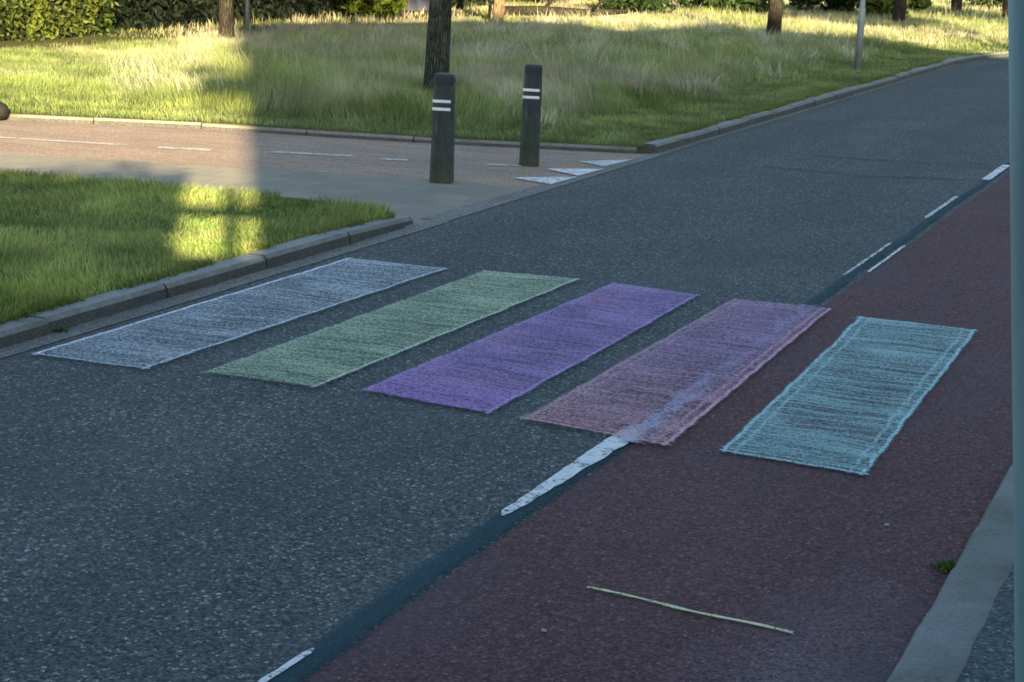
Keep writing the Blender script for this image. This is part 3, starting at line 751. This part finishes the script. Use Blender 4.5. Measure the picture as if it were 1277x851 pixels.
def tree(x, y, r, H, crown_r, label, mat, seed, lean=(0, 0), crown_z=None, ntop=5200, c0=(.03, .06, .012), c1=(.12, .17, .03), group='trees standing in the meadow'):
    random.seed(seed)
    root = empty('tree', (x, y, VZ-.02))
    bm = bmesh.new()
    pts, rad = [], []
    for i in range(11):
        f = i/10; pts.append((lean[0]*f*H*.5+.012*math.sin(i*1.7+seed), lean[1]*f*H*.5+.012*math.cos(i*1.3+seed), f*H*.8-.05))
        rad.append(r*(1.12 if i == 0 else 1.02-.65*f))
    pts.insert(1, (pts[0][0], pts[0][1], .12)); rad.insert(1, r*1.05)
    tube(bm, pts, rad, 16, .05)
    tp = Vector(pts[-4])
    limbs = []
    for k in range(7):
        a = k*2.4+seed; st = Vector(pts[6+k % 4]); ln = crown_r*random.uniform(.6, .95)
        e = st+Vector((math.cos(a)*ln, math.sin(a)*ln, random.uniform(.8, 2.0)))
        m = st.lerp(e, .5)+Vector((0, 0, .25))
        tube(bm, [st, m, e], [r*.4, r*.25, r*.08], 7, .05); limbs.append(e)
    bmobj('trunk', bm, mat, root, True)
    cz = crown_z or H*.72
    P, sh, nm = bush_points(ntop, lean[0]*H*.4, lean[1]*H*.4, cz, crown_r, crown_r, H-cz, seed, 38, .55)
    col = lerp(c0, c1, np.clip(sh-.45+rng.normal(0, .2, len(P)), 0, 1))
    v, t_, c = leaf_cloud(P, rng.uniform(.6, 1.3, len(P))*.13, col)
    mesh_np('crown', v, t_, M['leaf'], c, root)
    tag(root, label, 'tree', group)
    return root
tree(-14.97, 25.09, .115, 7.5, 2.2, 'slim brown tree in front of the dark hedge with thin post beside it', M['bark'], 3, crown_z=5.4)
tree(-8.56, 18.79, .134, 8.5, 2.3, 'thick dark mossy tree trunk right behind the nearer bollard', M['bark_lichen'], 4, crown_z=6.4)
tree(-14.36, 34.3, .115, 7.5, 2.2, 'sunlit tan trunk right of the thick mossy tree, beside a fallen log', M['bark_lit'], 5, crown_z=5.4)
tree(-9.03, 34.95, .135, 8.0, 2.4, 'straight dark trunk at the shadow edge left of the thin lamp post', M['bark'], 6, crown_z=5.8)
tree(-8.52, 44.39, .15, 8.0, 2.4, 'dark trunk in the sunlit grass right of the thin lamp post', M['bark'], 7, crown_z=5.8)
tree(-9.05, 55.6, .16, 8.0, 2.4, 'distant dark trunk second from the right, above the dark shrub', M['bark'], 8, crown_z=5.8)
tree(-7.2, 52.6, .13, 8.0, 2.4, 'rightmost distant trunk close to the grey pole', M['bark'], 9, crown_z=5.8)
tree(-15.58, 46.0, .09, 6.5, 1.8, 'thin sunlit trunk far behind the farther bollard', M['bark_lit'], 10, crown_z=4.9)
tree(2.8, 23.5, .15, 9.0, 2.3, 'unseen tree added beyond the pavement to shade the far meadow', M['bark'], 13, crown_z=7.0, group='unseen trees added for their shadows')  # unseen trees added to lay shadow bands over the far meadow
tree(3.6, 31.5, .15, 9.5, 2.5, 'farther unseen tree added to shade the far meadow, where the road starts to bend', M['bark'], 14, crown_z=7.2, group='unseen trees added for their shadows')
random.seed(99)
# distant wood closing off the horizon behind the frame of the photograph
def wood():
    parts = []
    g = np.random.default_rng(77)
    for k in range(60):
        x = -95+k*3.1; y = 92+g.uniform(-6, 8)
        P, sh, nm = bush_points(900, x, y, 5, 3.4, 3, 5.5, 200+k, 16, .4)
        col = lerp((.015, .03, .01), (.07, .10, .025), np.clip(sh-.4, 0, 1))
        parts.append(leaf_cloud(P, g.uniform(.3, .55, len(P)), col))
    return merge(parts)
v, t_, c = wood()
tag(mesh_np('distant_wood', v, t_, M['leaf'], c), 'far off belt of dense woodland beyond the meadow', 'woodland', kind='stuff')

# ------------------------------------------------------------------ bollards
def make_bollard():
    root = empty('bollard', (0, 0, 0))
    bm = bmesh.new()
    def ring(w, z, ch=.018):
        a = w/2; c = ch
        return [bm.verts.new(q+(z,)) for q in ((a-c, -a), (a, -a+c), (a, a-c), (a-c, a), (-a+c, a), (-a, a-c), (-a, -a+c), (-a+c, -a))]
    rs = [ring(.168, -.05), ring(.168, .02), ring(.158, .35), ring(.148, .745), ring(.139, .752), ring(.139, .758)]
    for a, b in zip(rs, rs[1:]):
        for i in range(8): bm.faces.new((a[i], a[(i+1) % 8], b[(i+1) % 8], b[i]))
    bm.faces.new(rs[0][::-1]); bm.faces.new(rs[-1])
    bmobj('post', bm, M['bollard'], root)
    bm = bmesh.new()
    rs = [ring(.146, .759), ring(.146, .818), ring(.132, .838, .016), ring(.10, .842, .014)]
    for a, b in zip(rs, rs[1:]):
        for i in range(8): bm.faces.new((a[i], a[(i+1) % 8], b[(i+1) % 8], b[i]))
    bm.faces.new(rs[0][::-1]); bm.faces.new(rs[-1])
    bmobj('cap', bm, M['bollard_cap'], root)
    for z in (.562, .622):
        bm = bmesh.new(); w = .158-(z-.35)*.0253+.004
        a = w/2
        # band wraps the front and turns the chamfers, open at the sides like the cast recess
        out = [(-a-.001, -a+.052), (-a-.001, -a+.017), (-a+.017, -a-.001), (a-.017, -a-.001)]
        inn = [(x*.93, y*.93) for x, y in out]
        lo = [bm.verts.new(q+(z,)) for q in out]; hi = [bm.verts.new(q+(z+.022,)) for q in out]
        li = [bm.verts.new(q+(z,)) for q in inn]; ui = [bm.verts.new(q+(z+.022,)) for q in inn]
        for i in range(3):
            bm.faces.new((lo[i], lo[i+1], hi[i+1], hi[i])); bm.faces.new((hi[i], hi[i+1], ui[i+1], ui[i])); bm.faces.new((lo[i], li[i], li[i+1], lo[i+1])); bm.faces.new((li[i], ui[i], ui[i+1], li[i+1]))
        bm.faces.new((lo[0], hi[0], ui[0], li[0])); bm.faces.new((lo[3], li[3], ui[3], hi[3]))
        bmobj('reflective_band', bm, M['reflector'], root)
    return root
b1 = make_bollard(); b2 = copy_tree(b1)
b1.location = (-5.845, 12.96, 0); b1.rotation_euler = (0, 0, YAW-R(6)); b1.scale = (1, 1, .975)
b2.location = (-5.70, 14.38, 0); b2.rotation_euler = (0, R(.4), YAW-R(2)); b2.scale = (.97, .97, .985)
tag(b1, 'dark grey bollard with two white bands standing nearer the camera on the pale corner', 'bollard', 'bollards at the path mouth')
tag(b2, 'dark grey bollard with two white bands farther back beside the give way triangles', 'bollard', 'bollards at the path mouth')

# ------------------------------------------------------------------ posts
def lamp_post(name, x, y, r, h, label, mat, arm=True):
    root = empty(name, (x, y, VZ-.02))
    bm = bmesh.new(); tube(bm, [(0, 0, -.1), (0, 0, .9), (0, 0, .93), (0, 0, h)], [r*1.15, r*1.15, r*.85, r*.7], 16)
    bmobj('pole', bm, mat, root, True)
    if arm:
        bm = bmesh.new(); tube(bm, [(0, 0, h-.02), (.25, 0, h+.12), (.7, 0, h+.16)], [r*.6, r*.5, r*.5], 10); bmobj('arm', bm, mat, root, True)
        bm = bmesh.new(); box(bm, .62, 1.15, -.09, .09, h+.11, h+.2, .03); bmobj('lamp_head', bm, M['steel'], root)
    tag(root, label, 'lamp post' if arm else 'post')
lamp_post('lamp_post', -5.9, 27.9, .046, 5, 'thin pale steel lamp post standing in the grass beside the far kerb', M['steel'])
lamp_post('sign_post', -15.5, 26.6, .03, 3.2, 'thin bright steel post right beside the slim brown tree', M['steel'], arm=False)
def ray(px, py, d):
    v = CF*FPX+CX*(px-638.5)-CU*(py-425.5); f = Vector((CF.x, CF.y, 0)).normalized()
    return v*(d/v.dot(f))+Vector((0, 0, CAM_H))
# slightly leaning street pole close to the photographer (surveyed from its two visible edge points)
D = 2.1; r_ = .062
a = ray(1259, 0, D); b = ray(1268, 851, D); rt = Vector((CF.y, -CF.x, 0)).normalized()
dirv = (a-b).normalized(); a += rt*r_; b += rt*r_
base = b-dirv*((b.z-.05)/dirv.z); top = a+dirv*((4.6-a.z)/dirv.z)
root = empty('street_pole', base)
bm = bmesh.new(); tube(bm, [Vector((0, 0, 0))-dirv*.1, dirv*.5, dirv*.52, top-base], [r_*1.25, r_*1.25, r_, r_*.98], 32); bmobj('pole', bm, M['greypole'], root, True)
bm = bmesh.new(); tp = top-base
tube(bm, [tp-dirv*.02, tp+Vector((-.35, .1, .15)), tp+Vector((-1.0, .25, .2))], [.04, .035, .035], 12); bmobj('arm', bm, M['greypole'], root, True)
bm = bmesh.new(); box(bm, tp.x-1.5, tp.x-.9, tp.y+.15, tp.y+.35, tp.z+.15, tp.z+.27, .03); bmobj('lamp_head', bm, M['greypole'], root)
tag(root, 'blurred grey green street pole close to the camera along the right edge', 'pole')

# ------------------------------------------------------------------ small things in the distance
root = empty('fallen_log', (-14.55, 38.0, VZ), R(20))
bm = bmesh.new(); tube(bm, [(-1.3, 0, .1), (-.4, .05, .14), (.5, 0, .13), (1.5, .12, .2)], [.10, .11, .09, .05], 12, .12); bmobj('stem', bm, M['bark'], root, True)
bm = bmesh.new(); tube(bm, [(-.3, .05, .15), (-.1, .3, .45), (.05, .4, .8)], [.05, .035, .015], 8, .08); bmobj('branch', bm, M['bark'], root, True)
bm = bmesh.new(); tube(bm, [(.7, 0, .13), (.9, -.2, .4), (1.2, -.25, .5)], [.04, .03, .012], 8, .08); bmobj('branch', bm, M['bark'], root, True)
tag(root, 'weathered fallen log lying in dry grass right of the sunlit trunk', 'log')
def dry_stalk(x, y, h, label):
    bm = bmesh.new()
    tube(bm, [(0, 0, -.05), (.03, 0, h*.35), (-.09, .02, h*.6), (-.02, 0, h)], [.035, .03, .03, .02], 8, .1)
    tube(bm, [(.03, 0, h*.35), (.16, 0, h*.48), (.2, 0, h*.66)], [.022, .018, .01], 7, .1)
    o = bmobj('dry_stalk', bm, M['bark_lit'], None, True); o.location = (x, y, VZ); tag(o, label, 'dead stem')
dry_stalk(-15.0, 35.3, .95, 'pale twisted dead stem standing left of the sunlit trunk')
# blue grey board fence between shrub and mossy tree
root = empty('board_fence', (-18.4, 35.2, VZ-.02), R(62))
bm = bmesh.new()
for i in range(18): box(bm, .05+i*.155, .05+i*.155+.145, -.012, .012, .05, 1.75, .003)
bmobj('boards', bm, M['fence'], root)
bm = bmesh.new(); box(bm, 0, 2.9, .014, .06, .35, .44, .004); bmobj('rail', bm, M['fence'], root)
bm = bmesh.new(); box(bm, 0, 2.9, .014, .06, 1.35, 1.44, .004); bmobj('rail', bm, M['fence'], root)
tag(root, 'blue grey board fence between the yellow green shrub and the mossy trunk', 'fence')
# dark stone at the left end of the path
bm = bmesh.new(); bmesh.ops.create_icosphere(bm, subdivisions=3, radius=.095)
for v_ in bm.verts:
    v_.co *= 1+.12*math.sin(v_.co.x*31+v_.co.y*17)*math.cos(v_.co.z*23); v_.co.z *= .95
o = bmobj('field_stone', bm, M['stone'], None, True); o.location = (-10.83, 14.14, .09)
tag(o, 'dark rounded stone at the left edge beside the sunlit path', 'stone')
# bits of grit and leaves lying on the road
def litter(i, x, y, s, mat, label):
    bm = bmesh.new(); bmesh.ops.create_icosphere(bm, subdivisions=1, radius=s)
    for v_ in bm.verts: v_.co = Vector((v_.co.x*random.uniform(.7, 1.3), v_.co.y*random.uniform(.7, 1.3), v_.co.z*.5))
    o = bmobj('pebble', bm, mat); o.location = (x, y, .006+s*.3); tag(o, label, 'pebble')
litter(0, -1.06, 6.05, .010, M['concrete'], 'light pebble on the red lane below the turquoise chalk bar')
litter(1, -1.72, 4.60, .010, M['concrete'], 'tiny light pebble on the red lane near the yellow chalk line')

# ------------------------------------------------------------------ behind the camera: what throws the large shadow
def local_root(name, s, t, z=0):
    p = SS*s+SD*t
    return empty(name, (p.x, p.y, z), SUN_AZ)
house = local_root('brick_house', 0, -8)
prof = [(.12, 10.2), (1.4, 10.45), (5.3, 11.2), (7.0, 10.4), (9.5, 11.15), (14, 9.6), (24, 9.6)]
bm = bmesh.new(); n = len(prof); dep = -9
fr = [bm.verts.new((.12, 0, 0))]+[bm.verts.new((x, 0, z)) for x, z in prof]+[bm.verts.new((24, 0, 0))]
bk = [bm.verts.new((.12, dep, 0))]+[bm.verts.new((x, dep, z)) for x, z in prof]+[bm.verts.new((24, dep, 0))]
bm.faces.new(fr); bm.faces.new(bk[::-1])
for i in range(len(fr)):
    j = (i+1) % len(fr); bm.faces.new((fr[i], fr[j], bk[j], bk[i]))
bmobj('wall', bm, M['brick'], house)
bm = bmesh.new()
for (x0, z0), (x1, z1) in zip(prof, prof[1:]):
    vs = []
    for y in (.25, dep-.25):
        vs.append([bm.verts.new(q) for q in ((x0-.12, y, z0+.01), (x1+.0, y, z1+.01), (x1+.0, y, z1+.18), (x0-.12, y, z0+.18))])
    a4, b4 = vs
    for i in range(4): bm.faces.new((a4[i], a4[(i+1) % 4], b4[(i+1) % 4], b4[i]))
    bm.faces.new(a4); bm.faces.new(b4[::-1])
bmobj('roof', bm, M['roof'], house)
bm = bmesh.new(); box(bm, -.36, .6, -.9, .02, 7.1, 7.3, .01); bmobj('eaves_beam', bm, M['frame'], house)
for i in range(6):
    for zz in (.9, 3.9, 6.9):
        x = 1.6+i*3.8
        if i == 2 and zz < 1:
            bm = bmesh.new(); box(bm, x, x+1, .004, .07, .05, 2.3); bmobj('door', bm, M['wood'], house); continue
        bm = bmesh.new(); box(bm, x, x+1.6, .003, .06, zz, zz+1.5)
        w = bmobj('window', bm, M['frame'], house)
        bm = bmesh.new(); box(bm, x+.08, x+.76, .062, .07, zz+.08, zz+1.42); box(bm, x+.84, x+1.52, .062, .07, zz+.08, zz+1.42)
        bmobj('pane', bm, M['glass'], w)
tag(house, 'brick gabled house behind the photographer casting the broad shadow over the road', 'house')
tt = lambda t: (t+2.0)*math.tan(SUN_EL)+.08
p0 = SS*(-9.5)+SD*(-2.0); p1 = SS*(-.33)+SD*(-2.0)
hedge('garden_hedge', (p0.x, p0.y), (p1.x, p1.y), 1.0, tt(13.3), 26000, LG0, (.1, .15, .03), 'tall garden hedge behind the photographer shading the near verge', leaf=.06, bump=.12, seed=41, z0=0)
baffle = local_root('light_baffle', 0, -2.0)  # unseen boards and cross added to shape the lit patch on the verge
bm = bmesh.new()
for i in range(13): box(bm, -.42+i*.15, -.42+i*.15+.149, -.02, .02, .02, tt(10.3), 0)
bmobj('boards', bm, M['wood'], baffle)
bm = bmesh.new(); box(bm, -.06, .035, .021, .10, .0, tt(13.0)); bmobj('post', bm, M['wood'], baffle)
bm = bmesh.new(); box(bm, -.45, .5, -.06, .019, tt(11.75), tt(12.15)); bmobj('crossbar', bm, M['wood'], baffle)
tag(baffle, 'unseen added wooden gate with post and crossbar beside the garden hedge', 'baffle')

# ------------------------------------------------------------------ camera, light, world
cd = bpy.data.cameras.new('camera'); cam = bpy.data.objects.new('camera', cd); C.objects.link(cam)
cd.sensor_fit = 'HORIZONTAL'; cd.sensor_width = 36; cd.lens = FPX/1277*36; cd.clip_start = .05; cd.clip_end = 1500
m = Matrix(((CX.x, CU.x, -CF.x, 0), (CX.y, CU.y, -CF.y, 0), (CX.z, CU.z, -CF.z, CAM_H), (0, 0, 0, 1)))
cam.matrix_world = m
sc = bpy.context.scene; sc.camera = cam
ld = bpy.data.lights.new('sun', 'SUN'); ld.energy = 27; ld.angle = R(.5); ld.color = (1, .77, .43)
sun = bpy.data.objects.new('sun', ld); C.objects.link(sun)
toward = Vector((SD.x*math.cos(SUN_EL), SD.y*math.cos(SUN_EL), -math.sin(SUN_EL)))
sun.rotation_euler = toward.to_track_quat('-Z', 'Y').to_euler()
w = bpy.data.worlds.new('World'); sc.world = w; w.use_nodes = True
nt = w.node_tree; bg = nt.nodes['Background']
sky = nt.nodes.new('ShaderNodeTexSky'); sky.sky_type = 'NISHITA'; sky.sun_disc = False
sky.sun_elevation = SUN_EL
src = -toward; sky.sun_rotation = math.atan2(src.x, src.y)
sky.air_density = 1.0; sky.dust_density = 1.0; sky.ozone_density = 1.0
nt.links.new(sky.outputs[0], bg.inputs[0]); bg.inputs[1].default_value = .44
sc.view_settings.view_transform = 'Standard'; sc.view_settings.look = 'None'; sc.view_settings.exposure = 0; sc.view_settings.gamma = 1
sc.cycles.filter_width = 1.7; sc.cycles.max_bounces = 6; sc.cycles.transparent_max_bounces = 12
